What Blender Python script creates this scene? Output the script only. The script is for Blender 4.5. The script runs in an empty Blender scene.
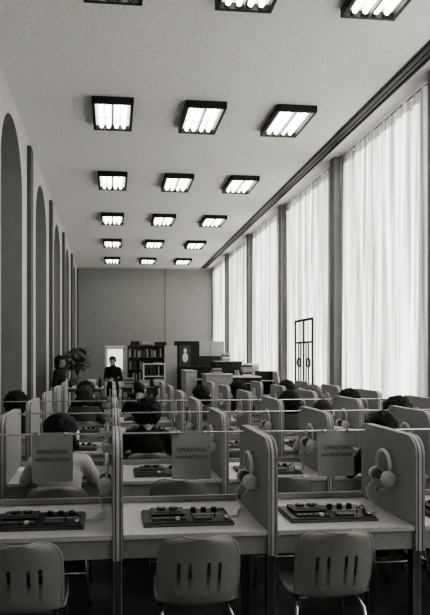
import bpy, bmesh, math, random
from mathutils import Vector, Matrix, noise
random.seed(7)
scene = bpy.context.scene
scene.view_settings.view_transform = 'AgX'
try: scene.view_settings.look = 'AgX - Medium High Contrast'
except Exception: pass
scene.view_settings.exposure = 1.12
COL = scene.collection
TINT = (1.0, 0.96, 0.87)

# ------------------------------------------------------------------ materials
def mat(name, g, rough=0.6, metal=0.0, var=0.0, vscale=20.0, bump=0.0, bscale=200.0, emit=0.0, spec=0.3):
    m = bpy.data.materials.new(name); m.use_nodes = True
    nt = m.node_tree; b = nt.nodes['Principled BSDF']
    c = (g, g, g, 1) if not isinstance(g, tuple) else (*g, 1)
    b.inputs['Base Color'].default_value = c
    b.inputs['Roughness'].default_value = rough
    b.inputs['Metallic'].default_value = metal
    b.inputs['Specular IOR Level'].default_value = spec
    if emit:
        b.inputs['Emission Color'].default_value = (*TINT, 1)
        b.inputs['Emission Strength'].default_value = emit
    tc = nt.nodes.new('ShaderNodeTexCoord')
    if var:
        n = nt.nodes.new('ShaderNodeTexNoise'); n.inputs['Scale'].default_value = vscale
        n.inputs['Detail'].default_value = 4
        r = nt.nodes.new('ShaderNodeValToRGB')
        r.color_ramp.elements[0].position = 0.3; r.color_ramp.elements[1].position = 0.7
        r.color_ramp.elements[0].color = tuple(max(0, x * (1 - var)) for x in c[:3]) + (1,)
        r.color_ramp.elements[1].color = tuple(min(1, x * (1 + var)) for x in c[:3]) + (1,)
        nt.links.new(tc.outputs['Object'], n.inputs['Vector'])
        nt.links.new(n.outputs['Fac'], r.inputs['Fac']); nt.links.new(r.outputs['Color'], b.inputs['Base Color'])
    if bump:
        n = nt.nodes.new('ShaderNodeTexNoise'); n.inputs['Scale'].default_value = bscale
        bp = nt.nodes.new('ShaderNodeBump'); bp.inputs['Strength'].default_value = bump
        bp.inputs['Distance'].default_value = 0.01
        nt.links.new(tc.outputs['Object'], n.inputs['Vector'])
        nt.links.new(n.outputs['Fac'], bp.inputs['Height']); nt.links.new(bp.outputs['Normal'], b.inputs['Normal'])
    return m

M_ceil = mat('plaster_ceiling', 0.80, 0.9, var=0.10, vscale=26, bump=0.6, bscale=50)
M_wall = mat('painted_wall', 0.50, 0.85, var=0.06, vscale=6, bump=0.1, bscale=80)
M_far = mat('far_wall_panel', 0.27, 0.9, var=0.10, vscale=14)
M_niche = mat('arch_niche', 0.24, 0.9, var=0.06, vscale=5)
M_pil = mat('pilaster_paint', 0.10, 0.7, var=0.05, vscale=8)
M_pilr = mat('pier_paint', 0.26, 0.7, var=0.05, vscale=8)
M_dark = mat('dark_metal', 0.02, 0.45)
M_black = mat('black_plastic', 0.010, 0.4)
M_trimg = mat('grille_dark', 0.05, 0.6)
M_lam = mat('grey_laminate', 0.33, 0.5, var=0.10, vscale=40)
M_top = mat('desk_laminate', 0.50, 0.35, var=0.06, vscale=30)
M_edge_l = mat('ply_light', 0.5, 0.6, var=0.1, vscale=60)
M_edge_d = mat('ply_dark', 0.04, 0.7)
M_chrome = mat('chrome', 0.65, 0.25, metal=0.9)
M_steel = mat('painted_steel', 0.10, 0.4, metal=0.3)
M_chair = mat('chair_plastic', 0.29, 0.42, var=0.05, vscale=15)
M_white = mat('white_plastic', 0.72, 0.4)
M_foam = mat('foam_grey', 0.16, 0.9)
M_paper = mat('card_paper', 0.36, 0.8, var=0.04, vscale=10)
M_sheet = mat('white_paper', 0.85, 0.8)
M_ink = mat('ink', 0.07, 0.8)
M_skin = mat('skin', 0.36, 0.55, var=0.05, vscale=30)
M_lip = mat('lips', 0.2, 0.5)
M_eye = mat('eye_dark', 0.02, 0.2)
M_hair = mat('hair_dark', 0.007, 0.6, var=0.5, vscale=50, bump=1.0, bscale=150)
M_hair2 = mat('hair_brown', 0.03, 0.6, var=0.5, vscale=50, bump=1.0, bscale=150)
M_hair3 = mat('hair_fair', 0.18, 0.6, var=0.4, vscale=50, bump=1.0, bscale=150)
M_cl_l = mat('cloth_light', 0.5, 0.9, var=0.15, vscale=60, bump=0.5, bscale=90)
M_cl_m = mat('cloth_mid', 0.08, 0.9, var=0.1, vscale=60, bump=0.5, bscale=90)
M_cl_d = mat('cloth_dark', 0.015, 0.9, var=0.2, vscale=60, bump=0.5, bscale=90)
M_shoe = mat('shoe_leather', 0.02, 0.4)
M_leaf = mat('leaf', 0.05, 0.5, var=0.4, vscale=12)
M_pot = mat('terracotta', 0.2, 0.8)
M_soil = mat('soil', 0.02, 1.0)
M_cab = mat('cabinet_light', 0.45, 0.5, var=0.05, vscale=10)
M_cabd = mat('cabinet_dark', 0.015, 0.5, var=0.2, vscale=10)
M_tube = mat('fluorescent_tube', 0.9, 0.5, emit=4.0)
M_tray = mat('light_tray', 0.6, 0.5, emit=0.5)
M_door = mat('door_pale', 0.75, 0.6)

def floor_mat():
    m = mat('vinyl_tile_floor', 0.05, 0.35)
    nt = m.node_tree; b = nt.nodes['Principled BSDF']
    tc = nt.nodes.new('ShaderNodeTexCoord'); ch = nt.nodes.new('ShaderNodeTexChecker')
    ch.inputs['Scale'].default_value = 3.28
    ch.inputs['Color1'].default_value = (0.03, 0.03, 0.03, 1); ch.inputs['Color2'].default_value = (0.05, 0.05, 0.05, 1)
    nt.links.new(tc.outputs['Object'], ch.inputs['Vector']); nt.links.new(ch.outputs['Color'], b.inputs['Base Color'])
    return m
M_floor = floor_mat()

def drape_mat():
    m = bpy.data.materials.new('sheer_drape'); m.use_nodes = True
    nt = m.node_tree; nt.nodes.clear()
    out = nt.nodes.new('ShaderNodeOutputMaterial'); mx = nt.nodes.new('ShaderNodeMixShader')
    d = nt.nodes.new('ShaderNodeBsdfDiffuse'); t = nt.nodes.new('ShaderNodeBsdfTranslucent')
    tc = nt.nodes.new('ShaderNodeTexCoord'); mp = nt.nodes.new('ShaderNodeMapping')
    mp.inputs['Scale'].default_value = (6, 6, 0.12)
    n = nt.nodes.new('ShaderNodeTexNoise'); n.inputs['Scale'].default_value = 3; n.inputs['Detail'].default_value = 5
    r = nt.nodes.new('ShaderNodeValToRGB')
    r.color_ramp.elements[0].position = 0.38; r.color_ramp.elements[1].position = 0.62
    r.color_ramp.elements[0].color = (0.30, 0.30, 0.30, 1); r.color_ramp.elements[1].color = (0.80, 0.80, 0.80, 1)  # vertical streaks: fold shading put into the cloth colour, plus denser overlapping fabric
    nt.links.new(tc.outputs['Object'], mp.inputs['Vector']); nt.links.new(mp.outputs['Vector'], n.inputs['Vector'])
    nt.links.new(n.outputs['Fac'], r.inputs['Fac'])
    nt.links.new(r.outputs['Color'], d.inputs['Color']); nt.links.new(r.outputs['Color'], t.inputs['Color'])
    mx.inputs['Fac'].default_value = 0.5
    nt.links.new(d.outputs[0], mx.inputs[1]); nt.links.new(t.outputs[0], mx.inputs[2])
    nt.links.new(mx.outputs[0], out.inputs['Surface'])
    return m
M_drape = drape_mat()

# ------------------------------------------------------------------ mesh builder
class MB:
    def __init__(s): s.bm = bmesh.new(); s.mats = []
    def mi(s, m):
        if m not in s.mats: s.mats.append(m)
        return s.mats.index(m)
    def _fin(s, verts, m, smooth=False):
        i = s.mi(m); fs = set()
        for v in verts: fs.update(v.link_faces)
        for f in fs: f.material_index = i; f.smooth = smooth
        return fs
    def box(s, x0, x1, y0, y1, z0, z1, m, bev=0.0, rot=None):
        M = Matrix.Translation(((x0+x1)/2, (y0+y1)/2, (z0+z1)/2))
        if rot is not None: M = M @ rot
        M = M @ Matrix.Diagonal((abs(x1-x0), abs(y1-y0), abs(z1-z0), 1))
        r = bmesh.ops.create_cube(s.bm, size=1, matrix=M)
        fs = s._fin(r['verts'], m)
        if bev:
            es = set()
            for f in fs: es.update(f.edges)
            bmesh.ops.bevel(s.bm, geom=list(es), offset=bev, segments=2, affect='EDGES', profile=0.5)
    def cyl(s, p0, p1, r0, m, r1=None, seg=12, smooth=True):
        p0 = Vector(p0); p1 = Vector(p1); d = p1-p0; L = d.length
        if r1 is None: r1 = r0
        M = Matrix.Translation((p0+p1)/2) @ d.to_track_quat('Z', 'Y').to_matrix().to_4x4()
        r = bmesh.ops.create_cone(s.bm, cap_ends=True, segments=seg, radius1=r0, radius2=r1, depth=L, matrix=M)
        fs = s._fin(r['verts'], m)
        for f in fs: f.smooth = smooth and len(f.verts) == 4
    def ell(s, c, r, m, seg=16, rot=None):
        M = Matrix.Translation(c)
        if rot is not None: M = M @ rot
        if not hasattr(r, '__len__'): r = (r, r, r)
        M = M @ Matrix.Diagonal((r[0], r[1], r[2], 1))
        q = bmesh.ops.create_uvsphere(s.bm, u_segments=seg, v_segments=max(6, seg//2+2), radius=1, matrix=M)
        s._fin(q['verts'], m, True)
    def tube(s, pts, r, m, seg=8):
        pts = [Vector(p) for p in pts]; rings = []; n = len(pts); i = s.mi(m)
        up = None
        for k, p in enumerate(pts):
            t = (pts[min(k+1, n-1)] - pts[max(k-1, 0)]).normalized()
            if up is None:
                up = Vector((0, 0, 1)) if abs(t.z) < 0.9 else Vector((1, 0, 0))
            a = (up - t*up.dot(t)).normalized(); up = a; b = t.cross(a)
            rings.append([s.bm.verts.new(p + (a*math.cos(2*math.pi*j/seg)+b*math.sin(2*math.pi*j/seg))*r) for j in range(seg)])
        for k in range(n-1):
            for j in range(seg):
                f = s.bm.faces.new((rings[k][j], rings[k][(j+1) % seg], rings[k+1][(j+1) % seg], rings[k+1][j]))
                f.material_index = i; f.smooth = True
        for rg in (rings[0], rings[-1]):
            f = s.bm.faces.new(rg); f.material_index = i
    def prism_x(s, poly, x0, x1, m):
        """poly = [(y,z)], extruded along X"""
        i = s.mi(m)
        a = [s.bm.verts.new((x0, y, z)) for y, z in poly]; b = [s.bm.verts.new((x1, y, z)) for y, z in poly]
        f = [s.bm.faces.new(a), s.bm.faces.new(b[::-1])]
        n = len(poly)
        for k in range(n): f.append(s.bm.faces.new((a[k], b[k], b[(k+1) % n], a[(k+1) % n])))
        for q in f: q.material_index = i
    def grid(s, rows, m, smooth=True, keep=None):
        i = s.mi(m); V = [[s.bm.verts.new(p) for p in r] for r in rows]
        for a in range(len(V)-1):
            for b in range(len(V[0])-1):
                if keep and not keep(a, b): continue
                f = s.bm.faces.new((V[a][b], V[a][b+1], V[a+1][b+1], V[a+1][b])); f.material_index = i; f.smooth = smooth
    def addmesh(s, me, m=None, M=None):
        off = len(s.bm.faces); tmp = me.copy()
        if M is not None: tmp.transform(M)
        remap = [s.mi(x) for x in tmp.materials] if m is None else None
        s.bm.from_mesh(tmp); s.bm.faces.ensure_lookup_table()
        for f in s.bm.faces[off:]:
            f.material_index = s.mi(m) if m is not None else remap[f.material_index]
            f.smooth = True
        bpy.data.meshes.remove(tmp)
    def mesh(s, name, recalc=True):
        if recalc: bmesh.ops.recalc_face_normals(s.bm, faces=s.bm.faces)
        me = bpy.data.meshes.new(name); s.bm.to_mesh(me); s.bm.free()
        for m in s.mats: me.materials.append(m)
        return me
    def obj(s, name, loc=(0, 0, 0), rz=0.0):
        return place(name, s.mesh(name), loc, rz)

def place(name, me, loc=(0, 0, 0), rz=0.0, parent=None):
    o = bpy.data.objects.new(name, me); COL.objects.link(o)
    o.location = loc; o.rotation_euler = (0, 0, rz)
    if parent: o.parent = parent
    return o

def remesh(mb, voxel, smooth=4):
    me = mb.mesh('tmp'); o = bpy.data.objects.new('tmp', me); COL.objects.link(o)
    r = o.modifiers.new('r', 'REMESH'); r.mode = 'VOXEL'; r.voxel_size = voxel
    sm = o.modifiers.new('s', 'SMOOTH'); sm.iterations = smooth; sm.factor = 0.5
    dg = bpy.context.evaluated_depsgraph_get(); dg.update()
    res = bpy.data.meshes.new_from_object(o.evaluated_get(dg))
    bpy.data.objects.remove(o)
    return res

# ------------------------------------------------------------------ room shell
XL, XR, YB, YF, ZC = -1.42, 4.40, -4.0, 23.3, 5.39
b = MB(); b.box(XL-0.6, XR+0.3, YB-0.2, YF+0.2, -0.1, 0, M_floor); b.obj('floor')
b = MB(); b.box(XL-0.6, XR+0.3, YB-0.2, YF+0.2, ZC, ZC+0.15, M_ceil); b.obj('ceiling')
b = MB(); b.box(XL-0.6, XR+0.3, YB-0.2, YB, 0, ZC, M_wall); b.obj('wall_back')
# far wall with door opening
DX0, DX1, DZ = -0.33, 0.58, 2.15
b = MB()
b.box(XL-0.6, DX0, YF, YF+0.2, 0, ZC, M_far); b.box(DX1, XR+0.3, YF, YF+0.2, 0, ZC, M_far)
b.box(DX0, DX1, YF, YF+0.2, DZ, ZC, M_far)
b.obj('wall_front')
b = MB(); b.box(2.19, 2.215, YF-0.012, YF, 0, ZC, M_pil); b.obj('trim_1')
b = MB(); b.box(XL, XR, YF-0.03, YF-0.001, ZC-0.06, ZC, M_wall); b.obj('trim_2')
b = MB()
b.box(DX0, DX0+0.06, YF-0.02, YF+0.18, 0, DZ, M_lam); b.box(DX1-0.06, DX1, YF-0.02, YF+0.18, 0, DZ, M_lam)
b.box(DX0+0.06, DX1-0.06, YF-0.02, YF+0.18, DZ-0.06, DZ, M_lam)
b.box(DX0+0.06, DX1-0.06, YF+0.06, YF+0.10, 0.01, DZ-0.065, M_door)
b.box(DX0+0.15, DX1-0.15, YF+0.045, YF+0.06, 1.15, DZ-0.18, mat('door_glass_lit', 0.9, 0.3, emit=0.5))
b.box(DX0+0.15, DX1-0.15, YF+0.05, YF+0.06, 0.2, 0.95, M_white)
b.cyl((DX1-0.11, YF+0.06, 1.0), (DX1-0.11, YF+0.0, 1.0), 0.025, M_chrome)
b.obj('door_1')
b = MB(); b.box(DX1+0.07, XR, YF-0.02, YF-0.001, 0, 0.12, M_cabd); b.obj('baseboard_front')

# left wall with arched niches
BAY = 3.3
centres = [8.20+BAY*k for k in range(-3, 5)]
HW, AP = 0.86, 5.10
SP = AP-HW
segs = [c for c in centres if c-HW > YB and c+HW < YF]
b = MB()
DEP = 0.40
prev = YB
for c in segs:
    b.grid([[(XL, prev, 0), (XL, prev, ZC)], [(XL, c-HW, 0), (XL, c-HW, ZC)]], M_wall, False)
    N = 32
    arc = [(c-HW*math.cos(math.pi*k/N), SP+HW*math.sin(math.pi*k/N)) for k in range(N+1)]
    b.grid([[(XL, y, z), (XL, y, ZC)] for y, z in arc], M_wall, False)
    prof = [(c-HW, 0)] + arc + [(c+HW, 0)]
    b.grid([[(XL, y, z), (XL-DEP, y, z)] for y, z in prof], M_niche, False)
    prev = c+HW
b.grid([[(XL, prev, 0), (XL, prev, ZC)], [(XL, YF, 0), (XL, YF, ZC)]], M_wall, False)
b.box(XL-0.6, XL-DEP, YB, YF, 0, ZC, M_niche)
b.obj('wall_left')
for k, c in enumerate(segs):   # dark strips between arches
    b = MB(); y = c+BAY/2-0.15
    if y > YF-0.3: continue
    b.box(XL+0.001, XL+0.07, y-0.14, y+0.14, 0, 5.22, M_pil, 0.006)
    b.box(XL+0.001, XL+0.10, y-0.18, y+0.18, 0, 0.15, M_pil, 0.006)
    b.obj('trim_%d' % (k+10))

# right wall
pil = [0.25+BAY*k for k in range(-1, 7)]
b = MB()
b.box(XR, XR+0.25, YB, YF, 0, 1.0, M_wall)
b.box(XR, XR+0.25, YB, YF, 5.34, ZC, M_wall)
for y in pil:
    b.box(XR-0.05, XR+0.25, y-0.34, y+0.34, 0.0, ZC, M_wall)
b.box(XR, XR+0.25, YB, pil[0], 1.0, 5.34, M_wall)
b.box(XR, XR+0.25, YF-0.3, YF, 1.0, 5.34, M_wall)
b.obj('wall_right')
for k, y in enumerate(pil):
    b = MB(); b.box(4.10, XR-0.051, y-0.11, y+0.11, 0, ZC-0.001, M_pilr, 0.008); b.obj('trim_%d' % (k+30))
edges = pil + [YF+0.15]
for i in range(len(pil)):
    ya, yb = edges[i]+0.37, min(edges[i+1]-0.37, YF-0.05)
    b = MB()
    b.box(4.16, XR-0.002, ya, yb, 0.0, 1.0, M_pil, 0.005); b.box(4.12, XR-0.002, ya, yb, 1.0, 1.035, M_cab, 0.005)
    q = ya+0.1
    while q < yb-0.15:
        b.box(4.15, 4.16, q, q+0.04, 0.15, 0.9, M_dark); q += 0.09
    b.obj('radiator_cover')
# linear grille along ceiling
b = MB()
for x, w, h, mm in ((3.72, 0.04, 0.03, M_trimg), (3.81, 0.03, 0.02, M_trimg), (3.89, 0.03, 0.03, M_trimg)):
    b.box(x, x+w, YB, YF, ZC-h, ZC-0.0005, mm)
b.box(3.70, 3.94, YB, YF, ZC-0.012, ZC-0.0005, M_steel)
b.obj('trim_3')
for i in range(len(pil)):
    y0, y1 = edges[i]+0.12, min(edges[i+1]-0.12, YF-0.02)
    # window frame
    b = MB(); xf = XR+0.12; ya, yb = edges[i]+0.35, min(edges[i+1]-0.35, YF-0.31)
    for y in (ya+0.02, yb-0.02): b.box(xf, xf+0.05, y-0.02, y+0.02, 1.0, 5.33, M_dark)
    for z in (1.03, 5.31): b.box(xf, xf+0.05, ya, yb, z-0.02, z+0.02, M_dark)
    b.box(xf+0.01, xf+0.03, (ya+yb)/2-0.012, (ya+yb)/2+0.012, 1.0, 5.33, M_steel)
    b.obj('window_%d' % (i+1))
    # drape
    random.seed(i*11+3)
    ph = [random.uniform(0, 6.28) for _ in range(5)]
    ny, nz = 240, 14
    rows = []
    for a in range(nz+1):
        z = 1.07+(5.34-1.07)*a/nz
        r = []
        for q in range(ny+1):
            t = q/ny; y = y0+(y1-y0)*t
            A = 0.036*(0.6+0.4*a/nz)
            w = A*math.sin(2*math.pi*y/0.20+ph[0]+2.2*math.sin(y*2.1+ph[1])+0.3*math.sin(z*0.9+ph[2]+y*3))
            w += 0.034*math.sin(2*math.pi*y/0.47+ph[3]+z*0.25) + 0.012*math.sin(y*23+ph[4]+z*.5)*(1-a/nz)
            zz = z
            if a == 0: zz += 0.025*math.sin(y*2.3+ph[2])
            sh = 0.03*(1-a/nz)*math.sin(math.pi*t)
            r.append((4.225+w-sh, y, zz))
        rows.append(r)
    b = MB(); b.grid(rows, M_drape)
    b.box(4.21, 4.23, y0, y1, 5.335, 5.37, M_cab)
    place('window_drape', b.mesh('window_drape'))
# glass door with dark grille in the second visible bay
b = MB(); yc0, yc1, zt = 11.05, 12.15, 2.48; xd0, xd1 = 4.05, 4.08
b.box(xd0, xd1, yc0, yc0+0.04, 0, zt, M_dark); b.box(xd0, xd1, yc1-0.04, yc1, 0, zt, M_dark)
b.box(xd0, xd1, yc0, yc1, zt-0.05, zt, M_dark); b.box(xd0, xd1, yc0, yc1, 0, 0.25, M_dark)
b.box(xd0, xd1, yc0, yc1, 1.0, 1.10, M_dark); b.box(xd0, xd1, yc0, yc1, 1.96, 2.0, M_dark)
b.box(xd0, xd1, 11.58, 11.62, 0, zt, M_dark)
for y in (11.3, 11.45, 11.78, 11.93):
    b.cyl((4.065, y, 1.1), (4.065, y, 1.98), 0.014, M_dark, seg=6)
for y in (11.3, 11.9):
    pts = [(4.06, y+0.10*math.cos(t*0.4), 1.55+0.10*math.sin(t*0.4)) for t in range(17)]
    b.tube(pts, 0.014, M_dark, 6)
b.cyl((4.05, 11.52, 1.08), (4.0, 11.52, 1.08), 0.02, M_chrome)
b.obj('door_2')

# ------------------------------------------------------------------ ceiling lights
b = MB()
W, L, H = 0.30, 0.49, 0.10
b.box(-W, W, -L, L, -0.02, 0, M_dark)
b.box(-W, -W+0.045, -L, L, -H, -0.02, M_dark, 0.004); b.box(W-0.045, W, -L, L, -H, -0.02, M_dark, 0.004)
b.box(-W, W, -L, -L+0.04, -H, -0.02, M_dark, 0.004); b.box(-W, W, L-0.04, L, -H, -0.02, M_dark, 0.004)
b.box(-W+0.045, W-0.045, -L+0.04, L-0.04, -0.03, -0.022, M_tray)
for x in (-0.175, -0.06, 0.06, 0.175):
    b.cyl((x, -L+0.08, -0.062), (x, L-0.08, -0.062), 0.030, M_tube, seg=10)
    for sy in (-1, 1): b.cyl((x, sy*(L-0.08), -0.062), (x, sy*(L-0.04), -0.062), 0.028, M_steel, seg=10)
b.box(-W+0.045, W-0.045, -0.008, 0.008, -0.098, -0.092, M_chrome)
b.box(-0.012, 0.012, -L+0.04, L-0.04, -0.098, -0.03, M_steel)
me = b.mesh('fluorescent_ceiling_light')
for r in range(-1, 6):
    for cx in (0.0, 1.355, 2.71):
        place('fluorescent_ceiling_light', me, (cx+0.01, 5.27+3.24*r, ZC))

# ------------------------------------------------------------------ carrels
PX = [-0.79+0.82*k for k in range(6)]
DD = 0.67; ROWP = 1.25; Y0 = 2.9; NR = 6
xl, xr_ = -1.38, PX[-1]
prof = [(0, 0.63)]
R = 0.10
for k in range(9):
    a = math.pi - k/8*math.pi/2
    prof.append((R+R*math.cos(a), 1.25-R+R*math.sin(a)))
for k in range(7):
    a = math.pi/2 - k/6*math.pi/2
    prof.append((DD-0.05+0.05*math.cos(a), 1.25-0.05+0.05*math.sin(a)))
prof.append((DD, 0.63))
pin = [(y+(0.003 if y < DD/2 else -0.003), z-0.003 if z > 0.7 else z) for y, z in prof]
def carrel_mesh(rail):
    b = MB()
    for px in PX:
        b.prism_x(prof, px-0.026, px-0.014, M_lam)
        b.prism_x(pin, px-0.014, px-0.008, M_edge_d)
        b.prism_x(prof, px-0.008, px+0.008, M_edge_l)
        b.prism_x(pin, px+0.008, px+0.014, M_edge_d)
        b.prism_x(prof, px+0.014, px+0.026, M_lam)
        b.box(px-0.022, px+0.022, 0.03, 0.09, 0.0, 0.63, M_steel, 0.004)
        b.box(px-0.022, px+0.022, DD-0.09, DD-0.03, 0.0, 0.63, M_steel, 0.004)
        b.box(px-0.02, px+0.02, 0.0, DD, 0.0, 0.03, M_steel, 0.004)
    b.box(xl, xl+0.04, 0.03, 0.09, 0, 0.64, M_steel); b.box(xl, xl+0.04, DD-0.09, DD-0.03, 0, 0.64, M_steel)
    xs = [xl] + PX
    for a, c in zip(xs[:-1], xs[1:]):
        a2 = a+0.027 if a != xl else a
        b.box(a2, c-0.027, 0.005, DD-0.01, 0.735, 0.762, M_top, 0.004)
        b.box(a2, c-0.027, 0.02, 0.045, 0.635, 0.734, M_lam, 0.003)
        b.box(a2, c-0.027, DD-0.045, DD-0.02, 0.635, 0.734, M_lam, 0.003)
        b.box(a2, c-0.027, DD-0.03, DD-0.012, 0.763, 0.80, M_lam, 0.003)
    if rail:
        b.tube([(xl, 0.55, 1.215), (xr_+0.0, 0.55, 1.215)], 0.006, M_chrome, 8)
        b.box(xl-0.005, xl+0.01, 0.53, 0.57, 0.76, 1.225, M_chrome)
    return b.mesh('study_carrel_desk')
carrel = carrel_mesh(True); carrel_nr = carrel_mesh(False)

# headphones (hang from hook)
def headset_mesh():
    b = MB()
    b.cyl((0.012, 0, 0), (-0.055, 0, 0.004), 0.006, M_chrome, seg=8)
    b.tube([(-0.03, 0.082*math.cos(t), -0.088+0.092*math.sin(t)) for t in [math.pi*k/16 for k in range(17)]], 0.011, M_white, 8)
    for sy in (-1, 1):
        b.tube([(-0.03, sy*0.082, -0.088), (-0.032, sy*0.084, -0.13)], 0.008, M_white, 6)
        b.cyl((-0.038, sy*0.090, -0.15), (-0.038, sy*0.062, -0.15), 0.042, M_white, seg=20)
        b.ell((-0.038, sy*0.092, -0.15), (0.038, 0.014, 0.038), M_white, 16)
        b.cyl((-0.038, sy*0.062, -0.15), (-0.038, sy*0.046, -0.15), 0.034, M_foam, r1=0.028, seg=20)
    b.tube([(-0.05, -0.09, -0.17), (-0.06, -0.09, -0.20), (-0.06, -0.03, -0.225), (-0.06, 0.0, -0.23)], 0.004, M_white, 6)
    b.ell((-0.06, 0.01, -0.23), (0.011, 0.016, 0.011), M_foam, 10)
    pts = []; n = 300
    for k in range(n):
        t = k/(n-1); th = t*2*math.pi*36
        if t < 0.55:
            u = t/0.55; cx = -0.04-0.03*math.sin(math.pi*u); cy = 0.09+0.04*math.sin(math.pi*u); cz = -0.19-0.158*u
            pts.append((cx+0.0065*math.cos(th), cy+0.0065*math.sin(th), cz))
        else:
            u = (t-0.55)/0.45; cx = -0.04-0.10*u; cy = 0.09-0.16*u+0.03*math.sin(u*7); cz = -0.350
            pts.append((cx+0.0065*math.cos(th), cy, cz+0.0065*math.sin(th)))
    b.tube(pts, 0.0022, M_white, 4)
    return b.mesh('headphones')
hs = headset_mesh()

# tape recorder console
b = MB()
b.box(-0.25, 0.25, -0.14, 0.14, 0.0, 0.014, M_steel, 0.003)
b.box(-0.243, 0.243, -0.133, 0.133, 0.014, 0.024, M_black, 0.003)
b.box(-0.20, -0.01, -0.03, 0.11, 0.024, 0.042, M_black, 0.004)
b.box(-0.18, -0.03, 0.0, 0.09, 0.042, 0.046, M_steel, 0.002)
for x in (-0.14, -0.07):
    b.cyl((x, 0.05, 0.046), (x, 0.05, 0.056), 0.026, M_black, seg=18); b.cyl((x, 0.05, 0.056), (x, 0.05, 0.060), 0.010, M_lam, seg=10)
for k in range(6): b.box(-0.20+k*0.032, -0.20+k*0.032+0.026, -0.10, -0.065, 0.024, 0.036, M_white if k == 4 else M_steel, 0.002)
for x in (0.05, 0.11, 0.17): b.cyl((x, 0.07, 0.024), (x, 0.07, 0.048), 0.018, M_black, r1=0.014, seg=16); b.cyl((x, 0.07, 0.048), (x, 0.07, 0.050), 0.008, M_lam, seg=12)
b.box(0.03, 0.20, -0.01, 0.010, 0.024, 0.028, M_lam, 0.001)
b.box(0.03, 0.13, -0.10, -0.05, 0.024, 0.034, M_steel, 0.003)
b.tube([(0.15, -0.08, 0.03), (0.15, -0.08, 0.06), (0.19, -0.06, 0.07), (0.225, -0.02, 0.04), (0.225, 0.0, 0.026)], 0.004, M_dark, 6)
b.cyl((0.21, -0.10, 0.024), (0.21, -0.10, 0.045), 0.013, M_chrome, seg=12)
deck = b.mesh('tape_recorder')

for r in range(NR):
    y = Y0+ROWP*r
    place('study_carrel_desk', carrel if r < 3 else carrel_nr, (0, y, 0))
    for k, px in enumerate(PX):
        if k > 0: place('headphones', hs, (px-0.030, y+0.30, 1.125))
    for k in range(5):
        place('tape_recorder', deck, (PX[k]+0.41-0.02, y+0.26, 0.762))
for x, y, a in ((-0.62, 4.60, -0.15), (1.15, 4.66, 0.1), (0.25, 5.9, 0.0), (2.0, 5.92, 0.1), (-0.2, 5.93, 0.1), (2.75, 4.67, 0.1)):
    b = MB(); b.grid([[(u*0.0275*4-0.22, v*0.04-0.08, 0.0008+0.004*((u-2)**2+(v-2)**2)/8) for u in range(5)] for v in range(5)], M_sheet)
    b.obj('paper_sheet', (x, y+0.05, 0.763), a)

# instruction sheets on rail
def sheet(loc, rz, sk):
    b = MB(); w, h = 0.122, 0.30
    rows = []
    for a in range(9):
        z = -h*a/8
        rows.append([(x*w, 0.010*math.sin(a/8*2.5+sk)+0.012*x*x, z+0.012) for x in [q/4-1 for q in range(9)]])
    b.grid(rows, M_paper)
    b.cyl((-w*0.7, 0.004, 0.0), (-w*0.6, 0.004, 0.0), 0.012, M_chrome); b.cyl((w*0.6, 0.004, 0.0), (w*0.7, 0.004, 0.0), 0.012, M_chrome)
    o = place('instruction_sheet', b.mesh('instruction_sheet'), loc, rz)
    for j, (t, z, s) in enumerate((('OPERATING', -0.115, 0.034), ('INSTRUCTIONS', -0.160, 0.029))):
        cu = bpy.data.curves.new('t', 'FONT'); cu.body = t; cu.size = s; cu.align_x = 'CENTER'; cu.extrude = 0.0004; cu.offset = 0.0004
        to = bpy.data.objects.new('t', cu); COL.objects.link(to)
        dg = bpy.context.evaluated_depsgraph_get(); dg.update()
        me = bpy.data.meshes.new_from_object(to.evaluated_get(dg)); bpy.data.objects.remove(to)
        me.materials.clear(); me.materials.append(M_ink)
        me.transform(Matrix.Translation((0, -0.007, z)) @ Matrix.Rotation(math.pi/2, 4, 'X'))
        place('lettering_%d' % (j+1), me, (0, 0, 0), 0, o)
sheet((-0.36, Y0+0.535, 1.215), 0.03, 0.2)
sheet((0.49, Y0+0.535, 1.215), -0.03, 0.9)
sheet((1.42, Y0+0.535, 1.215), 0.05, 1.4)

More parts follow.
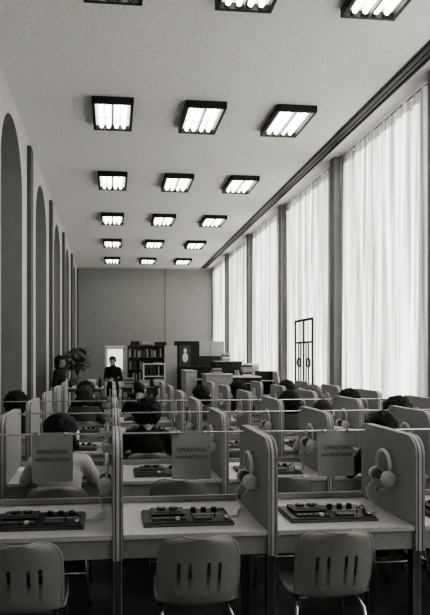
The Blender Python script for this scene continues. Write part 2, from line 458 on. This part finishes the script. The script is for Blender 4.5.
# ------------------------------------------------------------------ chairs
def chair_mesh():
    b = MB()
    prof = [(0.22, 0.425), (0.20, 0.445), (0.12, 0.448), (0.02, 0.437), (-0.08, 0.43), (-0.14, 0.44), (-0.175, 0.47), (-0.19, 0.51),
            (-0.20, 0.56), (-0.208, 0.60), (-0.216, 0.64), (-0.224, 0.68), (-0.232, 0.72), (-0.24, 0.75), (-0.246, 0.775), (-0.25, 0.79), (-0.252, 0.80), (-0.253, 0.805)]
    wid = [0.17, 0.195, 0.205, 0.21, 0.205, 0.20, 0.195, 0.195, 0.20, 0.202, 0.203, 0.202, 0.198, 0.190, 0.178, 0.160, 0.135, 0.09]
    NV = 22; th = 0.009
    def pt(i, v, off):
        y, z = prof[i]; w = wid[i]
        x = w*v
        if i < 6: z += 0.03*abs(v)**3
        else: y += 0.045*abs(v)**2.2
        if i < 5: return (x, y, z-off)
        return (x, y-off, z)
    def keep(a, c):
        return not (7 <= a <= 10 and c in (5, 8, 13, 16))
    for off in (0, th):
        b.grid([[pt(i, q/NV*2-1, off) for q in range(NV+1)] for i in range(len(prof))], M_chair, True, keep)
    n = len(prof)
    loop = [(i, -1) for i in range(n)] + [(n-1, q/NV*2-1) for q in range(1, NV+1)] + [(i, 1) for i in range(n-2, -1, -1)] + [(0, 1-q/NV*2) for q in range(1, NV+1)]
    b.tube([tuple((Vector(pt(i, v, 0))+Vector(pt(i, v, th)))/2) for i, v in loop], 0.0075, M_chair, 6)
    for sx in (-1, 1):
        b.tube([(sx*0.21, 0.19, 0.0), (sx*0.19, 0.17, 0.38), (sx*0.17, 0.13, 0.418), (sx*0.16, -0.08, 0.413), (sx*0.18, -0.13, 0.38), (sx*0.22, -0.20, 0.0)], 0.011, M_chrome, 8)
        b.cyl((sx*0.21, 0.19, 0), (sx*0.21, 0.19, 0.02), 0.015, M_black); b.cyl((sx*0.22, -0.20, 0), (sx*0.22, -0.20, 0.02), 0.015, M_black)
        b.tube([(sx*0.2, 0.18, 0.2), (sx*0.2, -0.165, 0.2)], 0.008, M_chrome, 6)
    b.tube([(-0.165, 0.10, 0.414), (0.165, 0.10, 0.414)], 0.009, M_chrome); b.tube([(-0.163, -0.06, 0.41), (0.163, -0.06, 0.41)], 0.009, M_chrome)
    b.tube([(-0.205, -0.165, 0.2), (0.205, -0.165, 0.2)], 0.008, M_chrome, 6)
    return b.mesh('classroom_chair')
chair = chair_mesh()

# ------------------------------------------------------------------ people
def hand(mb, wrist, fwd, side, nrm, s=1.0, curl=0.5):
    """five separate fingers; fwd direction of hand, side = thumb side, nrm = back-of-hand normal"""
    w = Vector(wrist); f = Vector(fwd).normalized(); sd = Vector(side); sd = (sd-f*sd.dot(f)).normalized(); n = Vector(nrm); n = (n-f*n.dot(f)-sd*n.dot(sd)).normalized()
    rotm = Matrix((sd, f, n)).transposed().to_4x4()
    mb.ell(w+f*0.045*s, (0.040*s, 0.052*s, 0.015*s), M_skin, 14, rotm)
    mb.cyl(w-f*0.03, w+f*0.03, 0.024*s, M_skin, r1=0.026*s)
    for k, (o, L) in enumerate(((0.029, 0.070), (0.010, 0.078), (-0.010, 0.072), (-0.029, 0.056))):
        p = w+f*0.078*s+sd*o*s; d = (f+sd*o*3).normalized(); a = curl*0.5
        for j, (fr, r0, r1) in enumerate(((0.45, 0.0092, 0.0085), (0.31, 0.0085, 0.0078), (0.24, 0.0078, 0.0068))):
            dd = (d*math.cos(a)-n*math.sin(a)); q = p+dd*L*fr*s
            mb.cyl(p, q, r0*s, M_skin, r1=r1*s, seg=10); mb.ell(q, r1*s, M_skin, 10); p = q; a += curl*0.7
    p = w+f*0.022*s+sd*0.030*s; q = p+(f*0.5+sd*0.85-n*0.3).normalized()*0.036*s; r = q+(f*0.9+sd*0.25-n*0.3).normalized()*0.030*s
    mb.cyl(p, q, 0.012*s, M_skin, r1=0.010*s); mb.ell(q, 0.0102*s, M_skin, 10); mb.cyl(q, r, 0.010*s, M_skin, r1=0.008*s); mb.ell(r, 0.008*s, M_skin, 10)

def build_head():
    b = MB()
    b.ell((0, -0.008, 0.022), (0.076, 0.096, 0.094), M_skin, 24)
    b.ell((0, 0.022, -0.035), (0.060, 0.066, 0.072), M_skin, 20)
    b.ell((0, 0.055, -0.085), (0.030, 0.026, 0.022), M_skin, 14)
    b.ell((0, 0.070, 0.025), (0.052, 0.020, 0.016), M_skin, 14)
    b.cyl((0, 0.082, 0.018), (0, 0.104, -0.022), 0.008, M_skin, r1=0.014); b.ell((0, 0.100, -0.024), (0.016, 0.014, 0.011), M_skin, 12)
    b.ell((0, 0.082, -0.052), (0.024, 0.010, 0.010), M_skin, 12)
    for s in (-1, 1):
        b.ell((s*0.078, -0.005, -0.008), (0.010, 0.020, 0.032), M_skin, 12)
        b.ell((s*0.038, 0.060, -0.02), (0.024, 0.022, 0.024), M_skin, 12)
    b.cyl((0, -0.012, -0.04), (0, -0.03, -0.17), 0.056, M_skin, r1=0.060, seg=20)
    return remesh(b, 0.006, 4)
HEAD = build_head()

def hair_mesh(style, hm):
    bm = bmesh.new(); bmesh.ops.create_icosphere(bm, subdivisions=5, radius=1)
    sc = {'short': (0.092, 0.113, 0.108), 'afro': (0.138, 0.145, 0.138), 'long': (0.105, 0.122, 0.116), 'bob': (0.122, 0.130, 0.124)}[style]
    am = {'short': 0.006, 'afro': 0.018, 'long': 0.008, 'bob': 0.013}[style]
    dele = []
    for v in bm.verts:
        d = v.co.copy()
        p = Vector((d.x*sc[0], d.y*sc[1]-0.012, d.z*sc[2]+0.028))
        nv = noise.fractal(d*(5 if style == 'afro' else 3.2), 1.0, 2.0, 4) + 0.5*noise.noise(Vector((d.x*30, d.y*30, d.z*4)))
        p += d*am*nv
        if style in ('long', 'bob') and p.z < 0.0 and p.y < 0.05:
            k = 2.6 if style == 'long' else 1.7
            p.z *= k
            t = min(1, -p.z/0.1); p.x += d.x*0.05*t; p.y += -0.015*t
        v.co = p
        lim = 0.055 if style != 'afro' else 0.062
        if (d.y > 0.35 and p.z < lim) or (style == 'short' and p.z < -0.05): dele.append(v)
    bmesh.ops.delete(bm, geom=dele, context='VERTS')
    me = bpy.data.meshes.new('hair'); bm.to_mesh(me); bm.free()
    me.materials.append(hm)
    return me

def person_mesh(name, J, regions, headM, hairstyle, hairmat, mats, headset=False, voxel=0.013, hands=True):
    b = MB(); seg = []
    def limb(p, q, r0, r1, reg):
        p = Vector(p); q = Vector(q)
        b.cyl(p, q, r0, M_skin, r1=r1, seg=18); b.ell(p, r0, M_skin, 16); b.ell(q, r1, M_skin, 16)
        seg.append((p, q, r0, r1, reg))
    T = J['torso']
    for (p, r), (p2, r2) in zip(T[:-1], T[1:]):
        for k in range(5):
            t = k/5; c = Vector(p).lerp(Vector(p2), t)
            b.ell(c, (r[0]*(1-t)+r2[0]*t, r[1]*(1-t)+r2[1]*t, 0.07), M_skin, 20)
        seg.append((Vector(p), Vector(p2), r[0]*0.9, r2[0]*0.9, 'top' if p[2] > T[0][0][2]+0.06 else 'bot'))
    for s in (0, 1):
        sh, el, wr = J['arm'][s]
        limb(T[-2][0], sh, 0.075, 0.062, 'top'); limb(sh, el, 0.060, 0.046, 'top')
        limb(el, wr, 0.045, 0.032, 'top')
        hp, kn, an, to = J['leg'][s]
        limb(hp, kn, 0.095, 0.064, 'bot'); limb(kn, an, 0.062, 0.042, 'bot'); limb(an, to, 0.042, 0.034, 'shoe')
    nb, nt = J['neck']
    limb(nb, nt, 0.060, 0.054, 'skin')
    body = remesh(b, voxel, 5)
    lut = {'top': 0, 'bot': 1, 'shoe': 2, 'skin': 3}
    body.materials.clear()
    for m in (mats[0], mats[1], M_shoe, M_skin): body.materials.append(m)
    for f in body.polygons:
        c = f.center; best = 1e9; reg = 'top'
        for p, q, r0, r1, rg in seg:
            d = q-p; t = max(0, min(1, (c-p).dot(d)/max(1e-9, d.length_squared)))
            dist = (c-(p+d*t)).length-(r0+(r1-r0)*t)
            if dist < best: best = dist; reg = rg
        f.material_index = lut[reg]; f.use_smooth = True
    out = MB(); out.addmesh(body)
    if hands:
        hb = MB()
        for s in (0, 1):
            sh, el, wr = J['arm'][s]; fw, sd, nn = J['hand'][s]
            hand(hb, wr, fw, sd, nn)
        out.addmesh(remesh(hb, 0.0045, 2), M_skin)
        for s in (0, 1):   # cuffs
            sh, el, wr = [Vector(v) for v in J['arm'][s]]; d = (wr-el).normalized()
            out.cyl(wr-d*0.03, wr+d*0.005, 0.036, mats[0], seg=18)
    out.addmesh(HEAD, M_skin, headM)
    for s in (-1, 1):
        out.ell(headM @ Vector((s*0.030, 0.079, 0.004)), 0.010, M_eye, 10)
        out.ell(headM @ Vector((s*0.031, 0.090, 0.024)), (0.016, 0.004, 0.004), hairmat, 8)
    out.ell(headM @ Vector((0, 0.090, -0.052)), (0.022, 0.006, 0.006), M_lip, 10)
    hm = hair_mesh(hairstyle, hairmat); out.addmesh(hm, hairmat, headM)
    c = Vector(nb); out.tube([(c.x+0.066*math.cos(t*math.pi/8), c.y+0.062*math.sin(t*math.pi/8), c.z+0.01+0.012*math.sin(t*math.pi/8)) for t in range(17)], 0.011, mats[0], 8)
    if headset:
        w = {'short': 0.098, 'afro': 0.135, 'long': 0.110, 'bob': 0.120}[hairstyle]; h = w+0.035
        out.tube([headM @ Vector((w*math.cos(math.pi*k/16), -0.005, h*math.sin(math.pi*k/16))) for k in range(17)], 0.006, M_steel, 6)
        for s in (-1, 1):
            out.cyl(headM @ Vector((s*(w-0.012), -0.003, -0.005)), headM @ Vector((s*(w+0.012), -0.003, -0.005)), 0.036, M_white, seg=16)
            out.cyl(headM @ Vector((s*(w-0.03), -0.003, -0.005)), headM @ Vector((s*(w-0.012), -0.003, -0.005)), 0.034, M_foam, seg=16)
    return out.mesh(name, recalc=False)

def seated(lean=0.0, bow=0.35, turn=0.0):
    l = lean
    J = {'torso': [((0, 0.0, 0.54), (0.17, 0.13)), ((0, 0.01+l*0.3, 0.68), (0.145, 0.11)), ((0, 0.03+l*0.7, 0.84), (0.165, 0.115)),
                   ((0, 0.05+l, 0.94), (0.150, 0.09)), ((0, 0.055+l, 0.985), (0.08, 0.07))],
         'neck': ((0, 0.06+l, 0.99), (0, 0.085+l, 1.06)),
         'arm': [], 'leg': [], 'hand': []}
    for s in (-1, 1):
        wr = (s*0.13, 0.36, 0.812) if s > 0 else (s*0.15, 0.33, 0.812)
        J['arm'].append(((s*0.170, 0.05+l, 0.93), (s*0.255, 0.13+l, 0.785), wr))
        J['hand'].append(((-s*0.25, 1, -0.10), (-s, 0, 0), (0, 0, 1)))
        J['leg'].append(((s*0.09, 0.02, 0.535), (s*0.12, 0.42, 0.535), (s*0.13, 0.36, 0.10), (s*0.14, 0.48, 0.035)))
    HM = Matrix.Translation((0, 0.105+l, 1.125)) @ Matrix.Rotation(turn, 4, 'Z') @ Matrix.Rotation(-bow, 4, 'X')
    return J, HM

students = [
    (-0.37, 1, 'bob', M_hair, M_cl_l, -0.02, 0.18, -0.15, True),
    (2.08, 1, 'long', M_hair, M_cl_d, 0.03, 0.4, 0.2, True),
    (0.33, 2, 'afro', M_hair, M_cl_d, 0.0, 0.25, 0.1, False),
    (2.08, 2, 'short', M_hair2, M_cl_l, 0.02, 0.3, 0.1, True),
    (2.85, 2, 'afro', M_hair, M_cl_d, 0.0, 0.2, -0.2, False),
    (-1.10, 3, 'afro', M_hair, M_cl_d, 0.0, 0.2, -0.1, False),
    (2.90, 3, 'afro', M_hair, M_cl_m, 0.02, 0.3, 0.3, False),
    (2.90, 4, 'bob', M_hair3, M_cl_l, 0.0, 0.2, 0.0, True),
    (2.08, 5, 'afro', M_hair, M_cl_d, 0.0, 0.2, 0.0, False),
    (2.90, 5, 'afro', M_hair, M_cl_m, 0.0, 0.2, 0.1, False),
    (-0.38, 4, 'bob', M_hair2, M_cl_m, 0.0, 0.3, 0.1, True),
    (1.26, 4, 'bob', M_hair, M_cl_m, 0.0, 0.3, -0.1, True),
    (0.44, 5, 'short', M_hair, M_cl_d, 0.0, 0.3, -0.1, True),
    (2.14, 3, 'bob', M_hair, M_cl_m, 0.0, 0.2, 0.1, True),
    (-0.42, 5, 'afro', M_hair, M_cl_d, 0.0, 0.2, 0.0, False),
]
occ = set()
for X, r, st, hm, tp, ln, bw, tn, hset in students:
    J, HM = seated(ln, bw, tn)
    me = person_mesh('seated_student', J, None, HM, st, hm, (tp, M_cl_d), hset)
    yy = Y0+ROWP*r-0.14
    place('seated_student', me, (X, yy, 0))
    place('classroom_chair', chair, (X, yy+0.03, -0.0))
    k = min(range(5), key=lambda q: abs(PX[q]+0.41-X))
    if X > -0.9: occ.add((r, k))
offs = [(-0.06, 0.0), (-0.01, 0.0), (-0.13, -0.02)]
for r in range(NR):
    for k in range(5):
        if (r, k) in occ: continue
        X = PX[k]+0.41; dy = 0.03
        if r == 0 and k < 3: X += offs[k][0]; dy = (0.01, 0.03, 0.05)[k]
        else: X += random.uniform(-0.05, 0.05); dy = random.uniform(0.0, 0.08)
        place('classroom_chair', chair, (X, Y0+ROWP*r+dy, 0), random.uniform(-0.08, 0.08))

def standing(bent=True):
    J = {'torso': [((0, 0, 0.93), (0.165, 0.12)), ((0, 0.01, 1.07), (0.14, 0.105)), ((0, 0.01, 1.24), (0.165, 0.12)), ((0, 0, 1.36), (0.15, 0.09)), ((0, -0.005, 1.405), (0.08, 0.07))],
         'neck': ((0, -0.005, 1.41), (0, 0.01, 1.48)), 'arm': [], 'leg': [], 'hand': []}
    for s in (-1, 1):
        if bent:
            J['arm'].append(((s*0.175, 0, 1.35), (s*0.24, -0.04, 1.08), (s*0.12, 0.18, 1.07))); J['hand'].append(((-s*0.7, 0.7, 0), (0, 0, 1), (s, 0.3, 0)))
        else:
            J['arm'].append(((s*0.175, 0, 1.35), (s*0.23, -0.03, 1.07), (s*0.24, 0.05, 0.83))); J['hand'].append(((0, 0.15, -1), (0, 1, 0), (s, 0, 0)))
        J['leg'].append(((s*0.09, 0, 0.88), (s*0.10, 0.02, 0.49), (s*0.11, -0.02, 0.08), (s*0.13, 0.13, 0.035)))
    return J, Matrix.Translation((0, 0.025, 1.555))
J, HM = standing(True)
place('standing_man', person_mesh('standing_man', J, None, HM @ Matrix.Rotation(-0.15, 4, 'X'), 'short', M_hair, (M_cl_d, M_cl_d)), (0.02, 14.6, 0), math.pi-0.5)
J, HM = standing(False)
place('standing_woman', person_mesh('standing_woman', J, None, HM, 'bob', M_hair, (M_cl_d, M_cl_d)), (-1.10, 12.0, 0), -1.9)

# ------------------------------------------------------------------ far office furniture
def cabinet(name, x0, x1, y0, y1, h, m, cols=2, rows=3, topm=M_top):
    b = MB()
    b.box(x0, x1, y0+0.02, y1, 0.06, h-0.03, m, 0.005); b.box(x0-0.01, x1+0.01, y0-0.01, y1+0.01, h-0.03, h, topm, 0.004)
    b.box(x0+0.03, x1-0.03, y0+0.05, y1-0.03, 0, 0.06, M_cabd)
    w = (x1-x0)/cols; hh = (h-0.12)/rows
    for c in range(cols):
        for r in range(rows):
            b.box(x0+c*w+0.01, x0+(c+1)*w-0.01, y0, y0+0.02, 0.08+r*hh+0.005, 0.08+(r+1)*hh-0.01, m, 0.003)
            b.cyl((x0+(c+0.4)*w, y0-0.02, 0.08+(r+0.7)*hh), (x0+(c+0.6)*w, y0-0.02, 0.08+(r+0.7)*hh), 0.008, M_chrome, seg=6)
    return b.obj(name)
cabinet('filing_cabinet', 2.02, 2.62, 12.0, 12.5, 1.30, M_lam, 1, 3)
cabinet('filing_cabinet', 2.66, 3.28, 12.1, 12.6, 1.24, M_cabd, 1, 3, M_white)
cabinet('card_catalog', 1.66, 1.92, 12.6, 13.4, 1.36, M_cab, 1, 5, M_cab)
cabinet('storage_cupboard', 2.85, 3.90, 19.0, 19.6, 1.72, M_cabd, 2, 1, M_cab)
cabinet('storage_cupboard', 2.95, 3.75, 15.9, 16.4, 1.55, M_cabd, 2, 1, M_cab)
cabinet('storage_cupboard', 1.98, 2.80, 16.2, 16.6, 1.40, M_cabd, 2, 1, M_cabd)
b = MB(); b.box(2.87, 3.85, 19.05, 19.55, 1.722, 2.20, M_lam, 0.01); b.box(2.87, 3.35, 19.03, 19.05, 1.74, 2.18, M_lam); b.box(3.37, 3.85, 19.03, 19.05, 1.74, 2.18, M_lam); b.obj('storage_box')
# study hutch (angled light panels)
b = MB()
for x in (0.0, 0.58): b.prism_x([(0, 0.0), (0, 1.0), (0.18, 1.32), (0.6, 1.32), (0.6, 0)], x, x+0.03, M_cab)
b.box(0.03, 0.58, 0.02, 0.58, 0.72, 0.75, M_top); b.box(0.03, 0.58, 0.57, 0.60, 0.3, 1.32, M_cabd); b.box(0.03, 0.58, 0.3, 0.57, 1.08, 1.10, M_cab)
hut = b.mesh('study_hutch')
place('study_hutch', hut, (3.35, 12.9, 0)); place('study_hutch', hut, (1.95, 13.8, 0)); place('study_hutch', hut, (2.60, 13.8, 0))

def bookshelf(name, x0, x1, y0, d, h, n, seed, fill=0.9, m=M_steel):
    random.seed(seed); b = MB()
    for x in (x0, x1-0.03): b.box(x, x+0.03, y0, y0+d, 0, h, m)
    b.box(x0, x1, y0+d-0.01, y0+d, 0.05, h, M_steel)
    for k in range(n+1):
        z = 0.05+(h-0.08)*k/n; b.box(x0+0.03, x1-0.03, y0, y0+d-0.01, z, z+0.025, m)
        if k < n:
            x = x0+0.04
            while x < x1-0.09:
                w = random.uniform(0.02, 0.05); hh = (h-0.08)/n*random.uniform(0.55, 0.85)
                if random.random() < fill: b.box(x, x+w-0.002, y0+0.02, y0+0.2, z+0.026, z+hh, random.choice((M_cabd, M_cl_m, M_cl_m, M_lam, M_lam, M_dark)))
                x += w
    return b.obj(name)
bookshelf('bookshelf', 0.50, 1.88, 18.2, 0.35, 2.05, 5, 3, 0.8, M_steel)
bookshelf('bookshelf', 0.88, 1.50, 15.8, 0.35, 1.48, 4, 5, 0.6, M_white)
b = MB()
for x, w, h in ((0.6, 0.3, 0.12), (0.95, 0.35, 0.17), (1.4, 0.38, 0.10)): b.box(x, x+w, 18.25, 18.5, 2.051, 2.051+h, M_lam if w == 0.35 else M_cabd, 0.01)
b.obj('storage_boxes')
b = MB(); b.box(1.95, 2.75, 17.5, 17.56, 0.08, 2.16, M_cabd, 0.01)
for x in (2.0, 2.66): b.box(x, x+0.04, 17.3, 17.76, 0, 0.08, M_steel, 0.005)
b.obj('room_divider')
b = MB(); b.box(2.08, 2.50, 17.488, 17.498, 1.25, 2.06, M_dark); b.box(2.12, 2.46, 17.484, 17.489, 1.30, 2.02, M_cl_m)
b.ell((2.29, 17.482, 1.86), (0.05, 0.006, 0.07), M_white); b.ell((2.29, 17.482, 1.64), (0.09, 0.006, 0.15), M_white)
b.obj('poster')
b = MB(); b.box(1.55, 1.93, 16.6, 16.66, 0.05, 2.0, M_lam, 0.01); b.box(1.6, 1.64, 16.45, 16.8, 0, 0.05, M_steel); b.box(1.84, 1.88, 16.45, 16.8, 0, 0.05, M_steel); b.obj('room_divider')
def table(name, x0, x1, y0, y1, h, m=M_top):
    b = MB(); b.box(x0, x1, y0, y1, h-0.03, h, m, 0.005); b.box(x0+0.04, x1-0.04, y0+0.04, y1-0.04, h-0.10, h-0.03, M_steel)
    for x in (x0+0.05, x1-0.05):
        for y in (y0+0.05, y1-0.05): b.box(x-0.02, x+0.02, y-0.02, y+0.02, 0, h-0.1, M_steel)
    return b.obj(name)
table('work_table', -1.36, -0.20, 12.6, 13.3, 0.98)
table('work_table', 3.45, 4.02, 14.6, 15.6, 0.95)
table('work_table', 0.2, 1.4, 12.9, 13.6, 0.95, M_cabd)
b = MB(); b.box(3.62, 4.0, 14.9, 15.3, 0.951, 1.48, M_white, 0.02); b.box(3.66, 3.96, 14.895, 14.905, 1.03, 1.42, M_lam, 0.01); b.box(3.7, 3.92, 14.885, 14.9, 0.97, 1.0, M_steel); b.obj('projector_case')
def books(name, x, y, z, n, seed):
    random.seed(seed); b = MB(); zz = 0
    for k in range(n):
        h = random.uniform(0.02, 0.045); w = random.uniform(0.09, 0.13)
        b.box(-w, w, -0.09, 0.09, zz, zz+h-0.001, random.choice((M_white, M_cabd, M_lam, M_paper)), 0.002, Matrix.Rotation(random.uniform(-.1, .1), 4, 'Z')); zz += h
    b.obj(name, (x, y, z))
TZ = 0.981
books('stack_of_books', -0.47, 12.9, TZ, 6, 1); books('stack_of_books', -0.72, 12.75, TZ, 3, 2); books('stack_of_books', 0.4, 13.2, 0.951, 8, 4); books('stack_of_books', 0.75, 13.2, 0.951, 5, 6); books('stack_of_books', 1.1, 13.3, 0.951, 7, 9)
books('stack_of_books', 2.3, 12.2, 1.301, 4, 12); books('stack_of_books', 3.0, 12.3, 1.241, 6, 15); books('stack_of_books', 3.3, 16.1, 1.551, 7, 16)
def bottle(x, y, z, h, m):
    b = MB(); b.cyl((0, 0, 0), (0, 0, h*0.6), h*0.17, m, seg=14); b.cyl((0, 0, h*0.6), (0, 0, h*0.78), h*0.17, m, r1=h*0.06, seg=14); b.cyl((0, 0, h*0.78), (0, 0, h), h*0.06, m, seg=10); b.obj('bottle', (x, y, z))
bottle(-1.05, 12.7, TZ, 0.3, M_white); bottle(-0.93, 12.72, TZ, 0.22, M_dark); bottle(-0.27, 12.7, TZ, 0.24, M_cabd)
def plant(name, x, y, z, h, rad, n, seed):
    random.seed(seed); b = MB()
    b.cyl((0, 0, 0), (0, 0, 0.18), 0.08, M_pot, r1=0.115, seg=20); b.cyl((0, 0, 0.16), (0, 0, 0.19), 0.122, M_pot, seg=20); b.cyl((0, 0, 0.185), (0, 0, 0.195), 0.108, M_soil, seg=16)
    for k in range(n):
        a = random.uniform(0, 6.28); t = random.uniform(0.3, 1); rr = rad*random.uniform(0.3, 1)
        tip = Vector((rr*math.cos(a), rr*math.sin(a), 0.19+h*t)); mid = Vector((tip.x*0.3, tip.y*0.3, 0.19+h*t*0.7))
        b.tube([(0, 0, 0.19), mid, tip], 0.004, M_leaf, 5)
        out = Vector((math.cos(a), math.sin(a), -0.3)).normalized(); sd = out.cross(Vector((0, 0, 1))).normalized(); L = random.uniform(0.10, 0.17); W = L*0.32
        rows = []
        for q in range(6):
            u = q/5; w = W*math.sin(math.pi*min(1, u*0.92+0.06)); c = tip+out*L*u+Vector((0, 0, -0.05*u*u))
            rows.append([c-sd*w+Vector((0, 0, 0.01)), c, c+sd*w+Vector((0, 0, 0.01))])
        b.grid(rows, M_leaf)
    b.obj(name, (x, y, z))
plant('potted_plant', -0.80, 13.1, TZ, 0.72, 0.26, 75, 5)
plant('potted_plant', -1.12, 13.05, TZ, 0.55, 0.12, 30, 8)
# floor lamp beside the work table
b = MB(); b.cyl((0, 0, 0), (0, 0, 0.03), 0.13, M_dark, seg=20); b.cyl((0, 0, 0.03), (0, 0, 1.55), 0.011, M_dark, seg=8)
b.tube([(0, 0, 1.55), (0.03, 0, 1.63), (0.10, 0, 1.66)], 0.010, M_dark); b.cyl((0.08, 0, 1.68), (0.14, 0, 1.58), 0.03, M_dark, r1=0.075, seg=16)
b.obj('floor_lamp', (-0.72, 11.7, 0))

# ------------------------------------------------------------------ light
sun = bpy.data.lights.new('sun', 'SUN'); sun.energy = 10.5; sun.angle = math.radians(6); sun.color = TINT
so = bpy.data.objects.new('sun', sun); COL.objects.link(so)
so.rotation_euler = Vector((-1, 0.35, -0.30)).to_track_quat('-Z', 'Y').to_euler(); so.location = (12, 8, 8)
w = bpy.data.worlds.new('world'); scene.world = w; w.use_nodes = True
bg = w.node_tree.nodes['Background']; bg.inputs[0].default_value = (*TINT, 1); bg.inputs[1].default_value = 1.3

# ------------------------------------------------------------------ camera
cam = bpy.data.cameras.new('camera'); co = bpy.data.objects.new('camera', cam); COL.objects.link(co)
co.location = (0, 0, 1.69); co.rotation_euler = (math.radians(90), 0, math.radians(-5.5))
cam.lens = 32.78; cam.sensor_width = 36; cam.shift_x = 0.0797; cam.shift_y = 0.0789; cam.clip_start = 0.05
scene.camera = co
